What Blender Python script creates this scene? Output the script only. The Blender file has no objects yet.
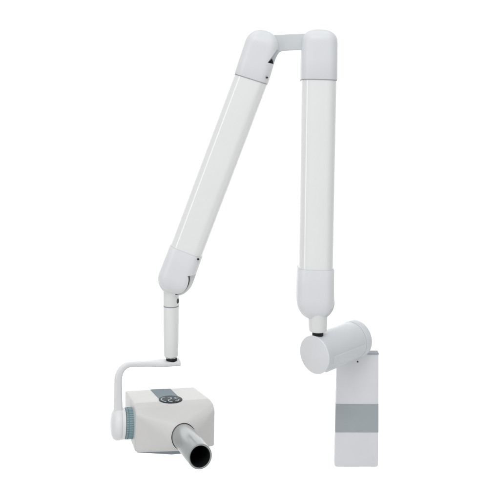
import bpy, bmesh, math, random
from mathutils import Vector, Matrix
from mathutils.bvhtree import BVHTree
random.seed(4)
SC = bpy.context.scene
COL = SC.collection
F, VH, CZ = 800.0, 80.0, 2.2          # focal length in photo pixels, horizon row, camera height

def P(u, v, Y):
    """a point at real distance Y from the lens plane, from its place in the photograph"""
    return Vector(((u - 250.0) * Y / F, Y, CZ + (VH - v) * Y / F))

def lin(r, g, b):
    def c(x):
        x /= 255.0
        return x / 12.92 if x <= .04045 else ((x + .055) / 1.055) ** 2.4
    return (c(r), c(g), c(b), 1)

# ------------------------------------------------------------------ materials
def paint(name, col, rough=.35, spec=.5, var=.03, bump=.02, bscale=900, metal=0.0, coat=0.0, wear=0.0):
    m = bpy.data.materials.new(name); m.use_nodes = True
    nt = m.node_tree; b = nt.nodes['Principled BSDF']
    tc = nt.nodes.new('ShaderNodeTexCoord')
    n1 = nt.nodes.new('ShaderNodeTexNoise'); n1.inputs['Scale'].default_value = 14; n1.inputs['Detail'].default_value = 5
    nt.links.new(tc.outputs['Object'], n1.inputs['Vector'])
    cr = nt.nodes.new('ShaderNodeValToRGB')
    cr.color_ramp.elements[0].position = .3; cr.color_ramp.elements[1].position = .7
    cr.color_ramp.elements[0].color = tuple(x * (1 - var) for x in col[:3]) + (1,)
    cr.color_ramp.elements[1].color = tuple(min(1, x * (1 + var * .5)) for x in col[:3]) + (1,)
    nt.links.new(n1.outputs['Fac'], cr.inputs['Fac']); nt.links.new(cr.outputs['Color'], b.inputs['Base Color'])
    mr = nt.nodes.new('ShaderNodeMapRange')
    mr.inputs['To Min'].default_value = max(.02, rough - .015); mr.inputs['To Max'].default_value = rough + .02
    nt.links.new(n1.outputs['Fac'], mr.inputs['Value']); nt.links.new(mr.outputs['Result'], b.inputs['Roughness'])
    b.inputs['Specular IOR Level'].default_value = spec
    b.inputs['Metallic'].default_value = metal
    b.inputs['Coat Weight'].default_value = coat
    b.inputs['Coat Roughness'].default_value = .12
    if bump:
        n2 = nt.nodes.new('ShaderNodeTexNoise'); n2.inputs['Scale'].default_value = bscale; n2.inputs['Detail'].default_value = 2
        nt.links.new(tc.outputs['Object'], n2.inputs['Vector'])
        bp = nt.nodes.new('ShaderNodeBump'); bp.inputs['Strength'].default_value = bump; bp.inputs['Distance'].default_value = .001
        nt.links.new(n2.outputs['Fac'], bp.inputs['Height']); nt.links.new(bp.outputs['Normal'], b.inputs['Normal'])
    return m

M = dict(
    tube=paint('tube_enamel', (.875, .88, .86, 1), .10, 1.0, .008, .004, 500),
    cap=paint('cap_plastic', (.785, .795, .805, 1), .32, .45, .015, .02),
    head=paint('head_plastic', (.655, .642, .625, 1), .36, .4, .025, .05, 1400),
    yoke=paint('yoke_enamel', (.785, .79, .79, 1), .3, .4, .02, .01),
    link=paint('link_casting', (.66, .685, .70, 1), .42, .4, .05, .06),
    neck=paint('neck_enamel', (.82, .825, .81, 1), .3, .4, .015, .01),
    barrel=paint('barrel_enamel', (.70, .715, .735, 1), .28, .4, .02, .01),
    plate=paint('plate_enamel', (.77, .775, .80, 1), .45, .25, .02, .03),
    stripe=paint('stripe_grey', (.40, .44, .46, 1), .5, .2, .05, .03),
    dark_grey=paint('dark_grey_matte', (.31, .32, .36, 1), .5, .4, .05, .03),
    teal=paint('dial_rubber', (.25, .37, .395, 1), .5, .4, .06, .04),
    label=paint('label_film', (.165, .225, .255, 1), .5, .2, .05, .01),
    oval=paint('emblem_ink', (.028, .042, .050, 1), .5, .15, .05, 0),
    mark=paint('mark_ink', (.42, .46, .47, 1), .5, .3, .02, 0),
    black=paint('black_rubber_and_shade', (.010, .011, .013, 1), .55, .3, .1, .02),
    seam_shade=paint('seam_shade_grey', (.36, .375, .39, 1), .5, .3, .05, 0),  # grey for the shadow line painted in at the cap seams
    screw=paint('screw_steel', (.045, .05, .06, 1), .35, .5, .1, 0, metal=.3),
    chrome=paint('bright_ring', (.6, .6, .6, 1), .2, .5, .05, 0, metal=1),
    cone=paint('cone_plastic', (.43, .445, .445, 1), .22, .5, .05, .01, metal=.55),
    bore=paint('bore_lining', (.012, .013, .014, 1), .45, .4, .1, 0),
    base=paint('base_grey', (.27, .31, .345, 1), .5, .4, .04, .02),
    drop=paint('backdrop_paper', (.88, .88, .88, 1), .95, .05, .01, 0),
)

# ------------------------------------------------------------------ object helpers
ORG = {}
def link_mesh(name, me, mat, parent=None, sharp=32):
    """one mesh object with its own origin in its middle; mesh data comes in world space"""
    vs = [v.co for v in me.vertices]
    c = Vector([(min(v[i] for v in vs) + max(v[i] for v in vs)) / 2 for i in range(3)])
    me.transform(Matrix.Translation(-c))
    me.materials.clear(); me.materials.append(mat)
    for p in me.polygons: p.use_smooth = True; p.material_index = 0
    me.set_sharp_from_angle(angle=math.radians(sharp))
    o = bpy.data.objects.new(name, me); COL.objects.link(o)
    ORG[o] = c
    if parent is not None:
        o.parent = parent; o.location = c - ORG[parent]
    else:
        o.location = c
    return o

def part(name, bm, mat, parent=None, sharp=32, bevel=0, seg=3):
    bmesh.ops.recalc_face_normals(bm, faces=bm.faces[:])
    if bevel:
        es = [e for e in bm.edges if len(e.link_faces) == 2 and e.calc_face_angle(0) > math.radians(35)]
        bmesh.ops.bevel(bm, geom=es, offset=bevel, segments=seg, profile=.5, affect='EDGES', clamp_overlap=True)
    me = bpy.data.meshes.new(name); bm.to_mesh(me); bm.free()
    return link_mesh(name, me, mat, parent, sharp)

def baked(bm, mods):
    """evaluate modifiers on a scratch object and hand back the mesh"""
    me = bpy.data.meshes.new('scratch'); bmesh.ops.recalc_face_normals(bm, faces=bm.faces[:])
    bm.to_mesh(me); bm.free()
    o = bpy.data.objects.new('scratch', me); COL.objects.link(o)
    junk = [o]
    for kind, val in mods:
        if kind == 'cut':
            cm = bpy.data.meshes.new('cutter'); bmesh.ops.recalc_face_normals(val, faces=val.faces[:]); val.to_mesh(cm); val.free()
            co = bpy.data.objects.new('cutter', cm); COL.objects.link(co); junk.append(co)
            md = o.modifiers.new('b', 'BOOLEAN'); md.operation = 'DIFFERENCE'; md.solver = 'EXACT'; md.object = co
        else:
            md = o.modifiers.new('m', kind)
            for k, x in val.items(): setattr(md, k, x)
    dg = bpy.context.evaluated_depsgraph_get()
    out = bpy.data.meshes.new_from_object(o.evaluated_get(dg))
    for j in junk:
        d = j.data; bpy.data.objects.remove(j); bpy.data.meshes.remove(d)
    return out

def rrect(hw, hd, r, n=9, bulge=0.0):
    """rounded rectangle outline (x, y), y < 0 is the near side"""
    r = min(r, hw * .999, hd * .999); pts = []
    for cx, cy, a0 in ((1, 1, 0), (-1, 1, 90), (-1, -1, 180), (1, -1, 270)):
        for i in range(n):
            a = math.radians(a0 + 90 * i / (n - 1))
            pts.append(((hw - r) * cx + r * math.cos(a), (hd - r) * cy + r * math.sin(a)))
        nx = {(1, 1): None, (-1, 1): None, (-1, -1): 1, (1, -1): None}[(cx, cy)]
    return pts

def rings_to_bm(rings, close=True):
    bm = bmesh.new(); vr = [[bm.verts.new(p) for p in rg] for rg in rings]
    n = len(vr[0])
    for a, b in zip(vr, vr[1:]):
        for i in range(n):
            bm.faces.new((a[i], a[(i + 1) % n], b[(i + 1) % n], b[i]))
    if close:
        bm.faces.new(vr[0][::-1]); bm.faces.new(vr[-1])
    return bm

def loft(secs, rr=.5, yaw=0.0, n=9):
    """secs: (centre, half width, half depth); sections stand square to the path"""
    rings = []
    ctr = [s[0] for s in secs]
    T = (ctr[-1] - ctr[0]).normalized()
    side0 = Vector((math.cos(yaw), math.sin(yaw), 0))
    for i, (c, hw, hd) in enumerate(secs):
        t = (ctr[min(i + 1, len(secs) - 1)] - ctr[max(i - 1, 0)])
        t = t.normalized() if t.length > 1e-7 else T
        s = (side0 - t * side0.dot(t)).normalized(); d = t.cross(s)
        if d.y < 0: d = -d
        rings.append([c + s * x + d * y for x, y in rrect(hw, hd, min(hw, hd) * rr, n)])
    return rings_to_bm(rings)

def lathe(prof, A, axis, n=64, close=True):
    """prof: (distance along axis, radius)"""
    ax = axis.normalized(); e1 = ax.orthogonal().normalized(); e2 = ax.cross(e1)
    rings = [[A + ax * t + (e1 * math.cos(2 * math.pi * i / n) + e2 * math.sin(2 * math.pi * i / n)) * max(r, 1e-5) for i in range(n)] for t, r in prof]
    return rings_to_bm(rings, close)

def tube_ring(prof, A, axis, n=64):
    """closed profile turned about an axis"""
    ax = axis.normalized(); e1 = ax.orthogonal().normalized(); e2 = ax.cross(e1)
    rings = [[A + ax * t + (e1 * math.cos(2 * math.pi * i / n) + e2 * math.sin(2 * math.pi * i / n)) * r for i in range(n)] for t, r in prof + prof[:1]]
    bm = rings_to_bm(rings, False); bmesh.ops.remove_doubles(bm, verts=bm.verts[:], dist=1e-6); return bm

def prism(poly, Yref, y0, y1):
    """outline given on the plane Yref, with real thickness from y0 to y1"""
    rings = []
    for y in (y0, y1):
        rg = []
        for u, v in poly:
            p = P(u, v, Yref); rg.append(Vector((p.x, y, p.z)))
        rings.append(rg)
    return rings_to_bm(rings)

def box(c, x, y, z, hx, hy, hz):
    return rings_to_bm([[c + x * (sx * hx) + y * (sy * hy) + z * (k * hz) for sx, sy in ((-1, -1), (1, -1), (1, 1), (-1, 1))] for k in (-1, 1)])

def join(*bms):
    a = bms[0]
    for b in bms[1:]:
        me = bpy.data.meshes.new('t'); b.to_mesh(me); b.free(); a.from_mesh(me); bpy.data.meshes.remove(me)
    return a

def arc(cx, cy, r, a0, a1, n):
    return [(cx + r * math.cos(math.radians(a0 + (a1 - a0) * i / n)), cy + r * math.sin(math.radians(a0 + (a1 - a0) * i / n))) for i in range(n + 1)]

X, Yv, Z = Vector((1, 0, 0)), Vector((0, 1, 0)), Vector((0, 0, 1))

# ------------------------------------------------------------------ the thing
YP = 1.895                                     # front of the wall plate
unit = bpy.data.objects.new('dental_xray_unit', None); COL.objects.link(unit)
unit.empty_display_size = .1
unit.location = P(357, 467, YP); ORG[unit] = unit.location.copy()
unit['label'] = 'white dental x-ray machine with jointed two-tube arm, yoke-held head and grey-striped mounting plate'
unit['category'] = 'x-ray machine'

# ---- wall plate
def plate_bm(v0, v1, y0, y1, grow=0.0):
    def ed(v):
        k = (v - 350) / 117.0
        return 337.3 - 2.6 * k - grow, 378.7 - .6 * k + grow
    r = 2.2; pl = []
    l0, r0 = ed(v0); l1, r1 = ed(v1)
    pl += [(l0, v0), (r0, v0)]
    if v1 > 460:
        pl += arc(r1 - r, v1 - r, r, 0, 90, 6) + arc(l1 + r, v1 - r, r, 90, 180, 6)
    else:
        pl += [(r1, v1), (l1, v1)]
    return prism(pl, YP, y0, y1)
plate = part('wall_plate', plate_bm(354.3, 467, YP, YP + .019), M['plate'], unit, bevel=.0012, seg=2)
part('plate_stripe', plate_bm(404, 432.2, YP - .0012, YP + .010, .12), M['stripe'], plate, bevel=.0004, seg=1)
part('plate_top_strip', plate_bm(353.4, 354.25, YP - .0015, YP + .0215, .3), M['dark_grey'], plate, bevel=.0004, seg=1)  # darker grey strip along the plate's top edge
pc = P(357.6, 361.6, YP)
part('plate_screw', lathe([(-.0012, 0), (-.0012, .0019), (.003, .0019), (.003, 0)], pc, Yv, 20), M['screw'], plate)

# ---- horizontal barrel
ax = Vector((.692, .722, 0)).normalized(); sd = Vector((ax.y, -ax.x, 0))
FR = Vector((.1424, 1.78, CZ - .6118)); R = .0416; L = .163
barrel = part('mounting_barrel', lathe([(.0035, 0), (.0035, R - .0006), (.004, R), (L - .022, R), (L - .022, 0)], FR, ax, 96), M['barrel'], unit)
part('end_disc', lathe([(0, 0), (0, R - .0016), (.0005, R - .0004), (.0014, R + .0003), (.0029, R + .0003), (.0033, R - .0012), (.0034, 0)], FR, ax, 96), M['cap'], barrel)
part('rear_collar', lathe([(L - .0215, 0), (L - .0215, R + .0004), (L - .0207, R + .0009), (L - .002, R + .0009), (L, R), (L, 0)], FR, ax, 96), M['barrel'], barrel)
def saddle():
    prof = [(.0430, .001), (.0430, -.0138), (.030, -.0280), (.018, -.0402), (-.018, -.0402), (-.030, -.0290), (-.0430, -.0138), (-.0430, .001)]
    rings = []
    for t in (.020, L - .026):
        rings.append([FR + ax * t + sd * o + Z * z for o, z in prof])
    return rings_to_bm(rings)
part('saddle_bracket', saddle(), M['barrel'], barrel, bevel=.0012, seg=2)
part('pivot_boss', lathe([(0, 0), (0, .0085), (.012, .0085), (.012, 0)], Vector((.2560, YP + .010, CZ - .656)), Z, 32), M['black'], barrel)

# ---- rear (right) arm
YB, YT = 1.80, 1.84
def lerp(a, b, t): return a + (b - a) * t
def RA(v):                                   # axis of the right arm at photo row v
    t = (v - 30) / 290.0
    Y = lerp(YT, YB, t); return P(lerp(319.3, 314.4, t), v, Y), Y
def sec(v, w, d=1.0):
    c, Y = RA(v); return (c, w * Y / F, d * .039)
rear = part('rear_arm', loft([sec(74, 17.3), sec(120, 17.3), sec(200, 17.1), sec(272, 17.0)], .56), M['tube'], unit)
secs = [sec(80.2, 17.9, 1.02), sec(79.6, 18.1, 1.04), sec(60, 18.0, 1.04), sec(44, 17.8, 1.04)]
DOME = [math.radians(x) for x in (6, 12, 18, 24, 30, 36, 42, 48, 54, 60, 66, 71, 76, 80, 84, 87, 89.3)]
for a in DOME:
    secs.append(sec(44 - 14.4 * math.sin(a) ** .86, 17.8 * math.cos(a) ** .86, 1.04 * math.cos(a) ** .8))
part('arm_cap', loft(secs, .56), M['cap'], rear, sharp=40)
secs = [sec(267.4, 17.9, 1.02), sec(268.2, 18.3, 1.04), sec(285, 18.5, 1.04), sec(296, 18.7, 1.04)]
for a in DOME:
    secs.append(sec(296 + 22.6 * math.sin(a) ** .92, 18.7 * math.cos(a) ** .92, 1.04 * math.cos(a) ** .8))
lowcap = baked(loft(secs, .56), [('cut', prism([(345, 306.5), (345, 324), (319.5, 324)] + arc(312.6, 298.6, 17.9, 72, 22, 20), 1.80, 1.70, 1.781))])
link_mesh('arm_cap', lowcap, M['cap'], rear, 40)
def ring_sec(v0, v1, w, d=1.0):
    return loft([sec(v0, w, d), sec(v1, w, d)], .56)
part('seam_ring', ring_sec(80.25, 80.9, 17.75, 1.025), M['seam_shade'], rear)  # dark ring paints the shadow line under the cap edge
part('seam_ring', ring_sec(266.6, 267.3, 17.45, 1.015), M['cap'], rear)
part('hinge_knuckle', prism(arc(316.0, 300.4, 17.8, -40, 140, 28), 1.80, 1.7818, 1.822), M['link'], rear, bevel=.001, seg=2)
# neck of the right arm
nk = Vector((.1518, 1.7915, 0))
def zrow(v, Y): return CZ + (VH - v) * Y / F
neck = part('pivot_neck', lathe([(zrow(310, 1.79), 0), (zrow(310, 1.79), .0212), (zrow(322, 1.79), .0212), (zrow(328, 1.79), .0203), (zrow(330.0, 1.79), .0200), (zrow(330.8, 1.79), .0188), (zrow(330.8, 1.79), 0)], nk, Z, 64), M['neck'], unit)
part('pivot_ring', lathe([(zrow(331, 1.79), 0), (zrow(331, 1.79), .0126), (zrow(340, 1.79), .0126), (zrow(340, 1.79), 0)], nk, Z, 48), M['black'], neck)

# ---- elbow link between the arms
YE = 1.84
lk = [(258, 40), (266, 35.5), (274, 35.2), (281, 34.9), (289, 34.3), (297, 34.2), (310, 33.5), (310, 49), (302, 49.6), (296, 50.2), (289, 50.5), (283, 51.0),
      (279.3, 52.4), (277.2, 55.4), (275.2, 59.6), (273.0, 64.6), (268, 74), (256, 66)]
elbow = part('elbow_link', prism(lk, YE, 1.8265, 1.862), M['link'], unit, bevel=.0018, seg=3)

# ---- front (left) arm
def LA(s):                                   # s: photo pixels along the axis from the upper seam, downwards positive
    return P(251.2 - .3535 * s, 79.0 + .9354 * s, YE)
px = YE / F
front = part('front_arm', loft([(LA(-6), 16.9 * px, .0385), (LA(60), 16.9 * px, .0385), (LA(188), 16.4 * px, .0385)], .56), M['tube'], unit)
# upper cap: stands a little more upright than the tube
e = Vector((251.2, 79.0)); dr = Vector((.300, -.954))
def UC(q): return P(e.x + dr.x * q, e.y + dr.y * q, YE)
secs = [(UC(.2), 17.1 * px, .0395), (UC(.9), 17.5 * px, .0402), (UC(14), 17.4 * px, .0402), (UC(33.5), 17.0 * px, .0402)]
for a in DOME:
    secs.append((UC(33.5 + 17.0 * math.sin(a) ** .96), 17.0 * math.cos(a) ** .96 * px, .0402 * math.cos(a) ** .8))
cut = prism([(276.6, 50.0), (271.6, 57.2), (267.3, 63.0), (273.4, 64.4), (290, 64), (290, 50)], YE, 1.74, 1.836)
link_mesh('arm_cap', baked(loft(secs, .56), [('cut', cut)]), M['cap'], front, 40)
part('hinge_gap_shade', prism([(271.8, 59.0), (267.6, 63.2), (273.0, 64.2), (272.6, 61.0)], YE, 1.8235, 1.8262), M['black'], front)  # black wedge painted in as the shade inside the slot
# lower cap
ec = Vector((176.1, 277.2)); d2 = Vector((-.3535, .9354))
secs = [(LA(182.0), 16.7 * px, .0395), (LA(182.7), 17.1 * px, .0402), (LA(196), 17.3 * px, .0402), (LA(210.6), 17.5 * px, .0402)]
for a in DOME:
    secs.append((LA(210.6 + 16.6 * math.sin(a)), 17.5 * math.cos(a) * px, .0402 * math.cos(a) ** .8))
cut = prism([(188.8, 271.8), (205, 271.8), (205, 300), (174.6, 300)] + arc(174.6, 277.0, 14.9, 90, -20, 36), YE, 1.74, 1.823)
link_mesh('arm_cap', baked(loft(secs, .56), [('cut', cut)]), M['cap'], front, 40)
gap = arc(174.6, 277.0, 14.6, -21, 84, 36) + arc(174.6, 277.0, 15.7, 84, -12, 36) + [(192.4, 272.6), (192.9, 271.6)]
part('hinge_gap_shade', prism(gap, YE, 1.8195, 1.8222), M['black'], front)  # black band paints the shadow line between cheek and knuckle
def seam(s, w, hd): return loft([(LA(s), w * px, hd), (LA(s + .65), w * px, hd)], .56)
def cap_seam(q, w, hd): return loft([(UC(q), w * px, hd), (UC(q - .7), w * px, hd)], .56)
part('seam_ring', cap_seam(.15, 17.15, .0395), M['seam_shade'], front)  # shadow line below the upper cap, put in as a dark ring
part('seam_ring', seam(181.2, 16.55, .0390), M['cap'], front)
def screw(name, c, axis, r, par, h=.0025, sy=1):
    return part(name, lathe([(-h, 0), (-h, r * .8), (-h * .6, r), (h, r), (h, 0)], c, axis, 24), M['screw'], par)
screw('cap_screw', P(266.9, 77.6, 1.803), Vector((-.75, 1, 0)), .0021, front)
screw('cap_screw', P(198.2, 259.2, 1.803), Vector((-.75, 1, 0)), .0023, front)

# ---- knuckle, neck and hanger post under the front arm
pc0 = Vector(((171.2 - 250) * px, YE, 0))
kn = part('hinge_knuckle', prism(arc(176.0, 277.0, 17.2, 0, 360, 60)[:-1], YE, 1.8225, 1.858), M['neck'], unit, bevel=.0012, seg=2)
nb = part('hanger_neck', lathe([(zrow(288, YE), 0), (zrow(288, YE), .0180), (zrow(304.6, YE), .0180), (zrow(305.0, YE), .0176), (zrow(305.0, YE), 0)], pc0, Z, 64), M['neck'], unit)
a = math.radians(62)
sc = Vector((pc0.x + .0180 * math.sin(a), YE - .0180 * math.cos(a), zrow(300, YE)))
bm = lathe([(-.0006, 0), (-.0006, .0040), (.002, .0040), (.002, 0)], sc, (pc0 + Z * sc.z) - sc, 24)
bmesh.ops.scale(bm, vec=(1, 1, 1.45), space=Matrix.Translation(-sc), verts=bm.verts[:])
part('set_screw', bm, M['screw'], nb)
part('neck_ring', lathe([(zrow(305.05, YE), 0), (zrow(305.05, YE), .0177), (zrow(306.0, YE), .0177), (zrow(306.0, YE), 0)], pc0, Z, 64), M['dark_grey'], nb)
post = part('hanger_post', lathe([(zrow(306.05, YE), 0), (zrow(306.05, YE), .0175), (zrow(306.5, YE), .0179), (zrow(340, YE), .0171), (zrow(355.0, YE), .0165), (zrow(355.6, YE), .0160), (zrow(355.6, YE), 0)], pc0, Z, 64), M['neck'], unit)
part('post_bearing', lathe([(zrow(355.7, YE), 0), (zrow(355.7, YE), .0128), (zrow(362.6, YE), .0128), (zrow(362.6, YE), 0)], pc0 + X * .001, Z, 48), M['black'], post)
part('post_washer', lathe([(zrow(356.2, YE), 0), (zrow(356.2, YE), .0140), (zrow(357.0, YE), .0140), (zrow(357.0, YE), 0)], pc0, Z, 48), M['chrome'], post)

# ---- head frame
psi, tau = math.radians(17), math.radians(7.5)
hr = Vector((math.cos(psi), math.sin(psi), 0))
hf = Vector((math.sin(psi) * math.cos(tau), -math.cos(psi) * math.cos(tau), math.sin(tau)))
hu = hf.cross(hr)
roll = math.radians(3.2)                       # the head sits a touch off level in its yoke
hr, hu = hr * math.cos(roll) - hu * math.sin(roll), hu * math.cos(roll) + hr * math.sin(roll)
HO = Vector((-.1880, 1.84, CZ - .7318))
def H(x, y, z): return HO + hr * x + hf * y + hu * z

# ---- yoke: flat bar out to the side and down to a round pad
Yz = zrow(362.6, YE)
rh = Vector((math.cos(psi), math.sin(psi), 0))
yo = Vector((pc0.x, YE, Yz))
KY, KZ = .014, -.0450                          # axis of the dial in the head
pad = H(-.1150, KY, KZ)
sp = -(pad - yo).dot(rh)                       # reach of the bar
rise = .0132
pts = []
for i in range(7): pts.append((.020 - (.020 + sp - .028) * i / 6, 0))
cx0, rad = -(sp - .028), .028
raw = []
raw.append((.0195, 0))
for i in range(1, 9): raw.append((.0195 + (cx0 - .0195) * i / 8, 0))
for i in range(1, 15):
    q = math.radians(90 * i / 14); raw.append((cx0 - rad * math.sin(q), -rad + rad * math.cos(q)))
zb = pad.z - yo.z
for i in range(1, 9): raw.append((cx0 - rad, -rad + (zb + rad) * i / 8))
drift = (pad - yo) - rh * (pad - yo).dot(rh); drift.z = 0
world = []
for k, (x, z) in enumerate(raw):
    t = min(1, max(0, -x / sp)); world.append(yo + rh * x + Z * (z + rise * t * min(1, max(0, 1 + z / .06))) + drift * t)
rings = []
nrm = rh.cross(Z)                              # out of the plane of the yoke
for k, c in enumerate(world):
    t = (world[min(k + 1, len(world) - 1)] - world[max(k - 1, 0)]).normalized()
    s = t.cross(nrm).normalized()
    fl = 1.0
    if k > len(world) - 7: fl = 1 + .55 * ((k - (len(world) - 7)) / 6) ** 1.5
    wd = 1 + .28 * max(0, (k - (len(world) - 10)) / 9) ** 1.6
    rings.append([c + s * x * wd + nrm * y for x, y in rrect(.0054 + .0028 * min(1, max(0, (k - 9) / 12)), (.0074 + .0074 * min(1, max(0, 2.3 - k / 2.4))) * fl, .0045, 7)])
yoke = part('yoke', rings_to_bm(rings), M['yoke'], unit, sharp=45)
pr = .0345
part('yoke_pad', lathe([(-.0165, 0), (-.0158, pr * .40), (-.0138, pr * .70), (-.0098, pr * .90), (-.0040, pr * 1.0), (.0030, pr * 1.0), (.0062, pr * .96), (.0068, pr * .9), (.0068, 0)], pad, hr, 72), M['yoke'], yoke, sharp=60)

# ---- ribbed dial between yoke and head
def dial_bm(x0, x1, r, teeth, depth):
    n = teeth * 6; rings = []                    # six steps to a tooth
    groove = (.5,)
    st = [(x0, r - .0035, 0), (x0 + .0006, r - .0005, 1)]
    L_ = x1 - x0
    xa = x0 + .0052
    st += [(xa - .0009, r, 1), (xa - .0006, r - depth * 1.6, 0), (xa + .0006, r - depth * 1.6, 0), (xa + .0009, r, 1)]
    st += [(x1 - .0006, r - .0005, 1), (x1, r - .0035, 0)]
    for x, rr_, on in st:
        rg = []
        for i in range(n):
            ph = (i % 6)
            dd = depth if (on and ph in (0, 1)) else 0
            an = 2 * math.pi * i / n
            rg.append(H(x, KY, KZ) + (hf * math.cos(an) + hu * math.sin(an)) * (rr_ - dd))
        rings.append(rg)
    return rings_to_bm(rings)
dial = part('angle_dial', dial_bm(-.1005, -.0760, .0335, 44, .0015), M['teal'], unit, sharp=20)
part('dial_collar', lathe([(-.1090, 0), (-.1090, .0325), (-.1080, .0335), (-.1020, .0335), (-.1012, .0325), (-.1012, 0)], H(0, KY, KZ), hr, 72), M['yoke'], dial)

# ---- line of the aiming cone: from the snout of the head out to its open end
CA, CB = P(184.0, 437.2, 1.735), P(200.2, 456.6, 1.600)
cf = (CB - CA).normalized(); Lc = (CB - CA).length
rt, rb = 12.3 * 1.6 / F, 11.9 * 1.735 / F
def local(p): return (p - HO).dot(hr), (p - HO).dot(hf), (p - HO).dot(hu)
nx, ny, nz = local(CA); print('snout', nx, ny, nz)

# ---- tube head
hullpts = [(-.0850, -.092, -.001), (.0815, -.092, -.001), (-.0825, -.092, -.080), (.0790, -.092, -.080),
           (-.0845, .034, .001), (.0885, .034, .001), (-.0832, .052, -.005), (.0925, .052, -.005),
           (-.0830, .062, -.0155), (.0942, .062, -.0155),
           (-.0820, .060, -.0945), (.0945, .060, -.0945)]
rn = rb + .0022
for i in range(40):
    an = 2 * math.pi * i / 40
    hullpts.append((nx + rn * math.cos(an), ny - .004 - .006 * math.sin(an), max(nz + rn * math.sin(an), -.0925)))
bm = bmesh.new()
for p in hullpts: bm.verts.new(H(p[0] * 1.012, p[1] * 1.01, p[2] * 1.01 + .0012))
g = bmesh.ops.convex_hull(bm, input=bm.verts[:])
for v in [v for v in bm.verts if not v.link_faces]: bm.verts.remove(v)
hm = baked(bm, [('REMESH', dict(mode='VOXEL', voxel_size=.0013)), ('SMOOTH', dict(factor=.5, iterations=50)),
                ('cut', lathe([(-.028, 0), (-.028, rb + .0013), (.05, rb + .0013), (.05, 0)], CA, cf, 96))])
tmp = bmesh.new(); tmp.from_mesh(hm); bvh = BVHTree.FromBMesh(tmp)
head = link_mesh('tube_head', hm, M['head'], unit, 60)
tmp.free()

# bottom tray
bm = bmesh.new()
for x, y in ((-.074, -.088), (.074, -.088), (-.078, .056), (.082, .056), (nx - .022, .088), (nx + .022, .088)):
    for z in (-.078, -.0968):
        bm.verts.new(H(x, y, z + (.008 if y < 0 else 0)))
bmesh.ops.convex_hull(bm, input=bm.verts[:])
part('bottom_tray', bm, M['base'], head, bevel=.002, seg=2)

# control label laid on the top skin
cam0 = Vector((0, 0, CZ))
def on_top(u, v):
    """where the sight line through this photo point meets the top plane, as head x, y"""
    d = (P(u, v, 1.0) - cam0).normalized()
    hit = bvh.ray_cast(cam0, d)[0]
    if hit is None: hit = cam0 + d * ((HO - cam0).dot(hu) / d.dot(hu))
    q = hit - HO
    return q.dot(hr), q.dot(hf)
def skin(x, y, lift):
    hit = bvh.ray_cast(H(x, y, .1), -hu)
    p = hit[0] if hit[0] is not None else H(x, y, 0)
    return p + hu * lift
def skin_patch(outline, lift, thick, inset_rings=10):
    """a thin raised sheet that follows the skin inside a star-shaped outline"""
    cx = sum(p[0] for p in outline) / len(outline); cy = sum(p[1] for p in outline) / len(outline)
    rings = [[skin(x, y, lift - thick) for x, y in outline]]
    for k in range(inset_rings):
        q = 1 - k / inset_rings
        rings.append([skin(cx + (x - cx) * q, cy + (y - cy) * q, lift) for x, y in outline])
    rings.append([skin(cx + (x - cx) * .001, cy + (y - cy) * .001, lift) for x, y in outline])
    return rings_to_bm(rings)
def dense(poly, n=14):
    o = []
    for i, a in enumerate(poly):
        b = poly[(i + 1) % len(poly)]
        for k in range(n): o.append((a[0] + (b[0] - a[0]) * k / n, a[1] + (b[1] - a[1]) * k / n))
    return o
lq = [on_top(150.1, 389.5), on_top(170.3, 388.9), on_top(180.6, 398.9), on_top(159.9, 399.9)]
ymin = -.0865
lab = part('control_label', skin_patch(dense(lq), .0006, .0014, 14), M['label'], head, sharp=25)
ov = [on_top(170.6 + 11.8 * math.cos(q), 399.8 + 3.8 * math.sin(q)) for q in [2 * math.pi * i / 72 for i in range(72)]]
part('emblem', skin_patch(ov, .0011, .0012, 12), M['oval'], lab, sharp=25)
def stroke(pix, w):
    """a painted line through photo points on the emblem"""
    for _ in range(3):                         # round the corners of the stroke
        q = [pix[0]]
        for a, b in zip(pix, pix[1:]):
            q += [(a[0] * .75 + b[0] * .25, a[1] * .75 + b[1] * .25), (a[0] * .25 + b[0] * .75, a[1] * .25 + b[1] * .75)]
        pix = q + [pix[-1]]
    pts = [Vector(on_top(*p)) for p in pix]; fine = []
    for a, b in zip(pts, pts[1:]):
        for k in range(2): fine.append(a.lerp(b, k / 2))
    fine.append(pts[-1]); bm = bmesh.new(); lo = []
    for i, p in enumerate(fine):
        t = (fine[min(i + 1, len(fine) - 1)] - fine[max(i - 1, 0)]).normalized(); n = Vector((-t.y, t.x)) * w
        lo.append([bm.verts.new(skin(p.x + n.x, p.y + n.y, .0014)), bm.verts.new(skin(p.x - n.x, p.y - n.y, .0014))])
    for a, b in zip(lo, lo[1:]): bm.faces.new((a[0], a[1], b[1], b[0]))
    return bm
marks = join(stroke([(164.9, 398.0), (162.6, 398.2), (161.0, 399.4), (161.6, 400.8), (163.8, 401.8), (166.2, 402.3)], .0013),
             stroke([(167.6, 398.0), (170.6, 397.9), (171.6, 398.9), (170.2, 399.9), (168.4, 400.2), (168.6, 401.9), (172.6, 402.3)], .0013),
             stroke([(178.4, 398.0), (175.6, 397.7), (174.4, 398.7), (176.4, 399.5), (179.2, 400.1), (178.4, 401.3), (175.2, 401.6)], .0012))
part('emblem_marks', marks, M['mark'], lab)

# ---- aiming cone
bk = .03                                       # how far the cone runs back inside the snout
cone = part('aiming_cone', tube_ring([(-bk, rb - .004), (-bk, rb), (0, rb), (Lc - .0015, rt), (Lc - .0004, rt - .0005), (Lc, rt - .0015), (Lc - .0006, rt - .0036), (-bk + .01, rb - .005)], CA, cf, 96), M['cone'], unit, sharp=40)
part('cone_bore', tube_ring([(-bk + .012, 0.0005), (-bk + .012, rb - .0055), (Lc - .0010, rt - .0038), (Lc - .0010, rt - .0048), (-bk + .016, rb - .0075), (-bk + .016, .0005)], CA, cf, 72), M['bore'], cone)
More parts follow.
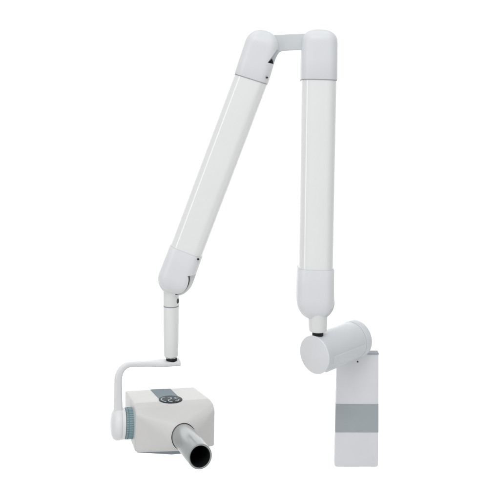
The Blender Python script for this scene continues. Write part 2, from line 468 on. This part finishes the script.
# ------------------------------------------------------------------ setting: white seamless backdrop
prof = [(-1.5, 0)]
Rb = .6; YW = 3.3
for i in range(17):
    q = math.radians(90 * i / 16); prof.append((YW - Rb + Rb * math.sin(q), Rb - Rb * math.cos(q)))
prof.append((YW, 5.0))
bm = bmesh.new(); lo = []
for y, z in prof: lo.append([bm.verts.new((-7, y, z - .3)), bm.verts.new((7, y, z - .3))])
for a, b in zip(lo, lo[1:]): bm.faces.new((a[0], a[1], b[1], b[0]))
bd = part('backdrop', bm, M['drop'])
bd['kind'] = 'structure'; bd['label'] = 'seamless white studio backdrop behind the x-ray machine'

# ------------------------------------------------------------------ light
w = bpy.data.worlds.new('World'); SC.world = w; w.use_nodes = True
nt = w.node_tree; bg = nt.nodes['Background']
bg.inputs[0].default_value = (.97, .985, 1, 1)
tc = nt.nodes.new('ShaderNodeTexCoord'); sx = nt.nodes.new('ShaderNodeSeparateXYZ')
nt.links.new(tc.outputs['Generated'], sx.inputs[0])
def mth(op, a, b):
    n = nt.nodes.new('ShaderNodeMath'); n.operation = op
    for k, q in enumerate((a, b)):
        if isinstance(q, (int, float)): n.inputs[k].default_value = q
        else: nt.links.new(q, n.inputs[k])
    return n.outputs[0]
side = mth('MULTIPLY', mth('ABSOLUTE', sx.outputs[0], 0), -.80)      # world dimmed left and right, added to define the edges
up = mth('MULTIPLY', sx.outputs[2], .42)                             # world brightened overhead, added to lift upward faces
lev = mth('MAXIMUM', mth('ADD', mth('ADD', side, up), .93), .1)
nt.links.new(lev, bg.inputs[1])
def area(name, loc, target, sx, sy, power, col=(1, 1, 1), spread=180):
    l = bpy.data.lights.new(name, 'AREA'); l.shape = 'RECTANGLE'; l.size = sx; l.size_y = sy; l.energy = power; l.color = col; l.spread = math.radians(spread)
    o = bpy.data.objects.new(name, l); COL.objects.link(o); o.location = loc
    o.rotation_euler = (Vector(target) - Vector(loc)).to_track_quat('-Z', 'Y').to_euler(); return o
area('backdrop_lamp', (-3.2, 2.3, 1.7), (.2, YW, 1.45), .5, 2.6, 17, spread=46)
area('backdrop_lamp', (3.2, 2.3, 1.7), (-.2, YW, 1.45), .5, 2.6, 17, spread=46)
area('key_softbox', (-.2, -.1, 4.1), (0, 1.8, 1.8), 1.4, 1.0, 15)
area('side_strip', (-1.5, .5, 2.3), (0, 1.8, 2.0), .40, 1.9, 5.5)

# ------------------------------------------------------------------ camera and view
cam = bpy.data.cameras.new('camera'); co = bpy.data.objects.new('camera', cam); COL.objects.link(co)
co.location = (0, 0, CZ); co.rotation_euler = (math.radians(90), 0, 0)
cam.sensor_width = 36; cam.lens = F / 500 * 36; cam.shift_y = -(250 - VH) / 500
cam.clip_start = .05; cam.clip_end = 100
SC.camera = co
SC.view_settings.view_transform = 'Standard'; SC.view_settings.look = 'None'
SC.view_settings.exposure = 0; SC.view_settings.gamma = 1
SC.render.engine = 'CYCLES'; SC.cycles.use_denoising = True
SC.cycles.max_bounces = 8; SC.cycles.diffuse_bounces = 5
SC.render.resolution_x = SC.render.resolution_y = 1024
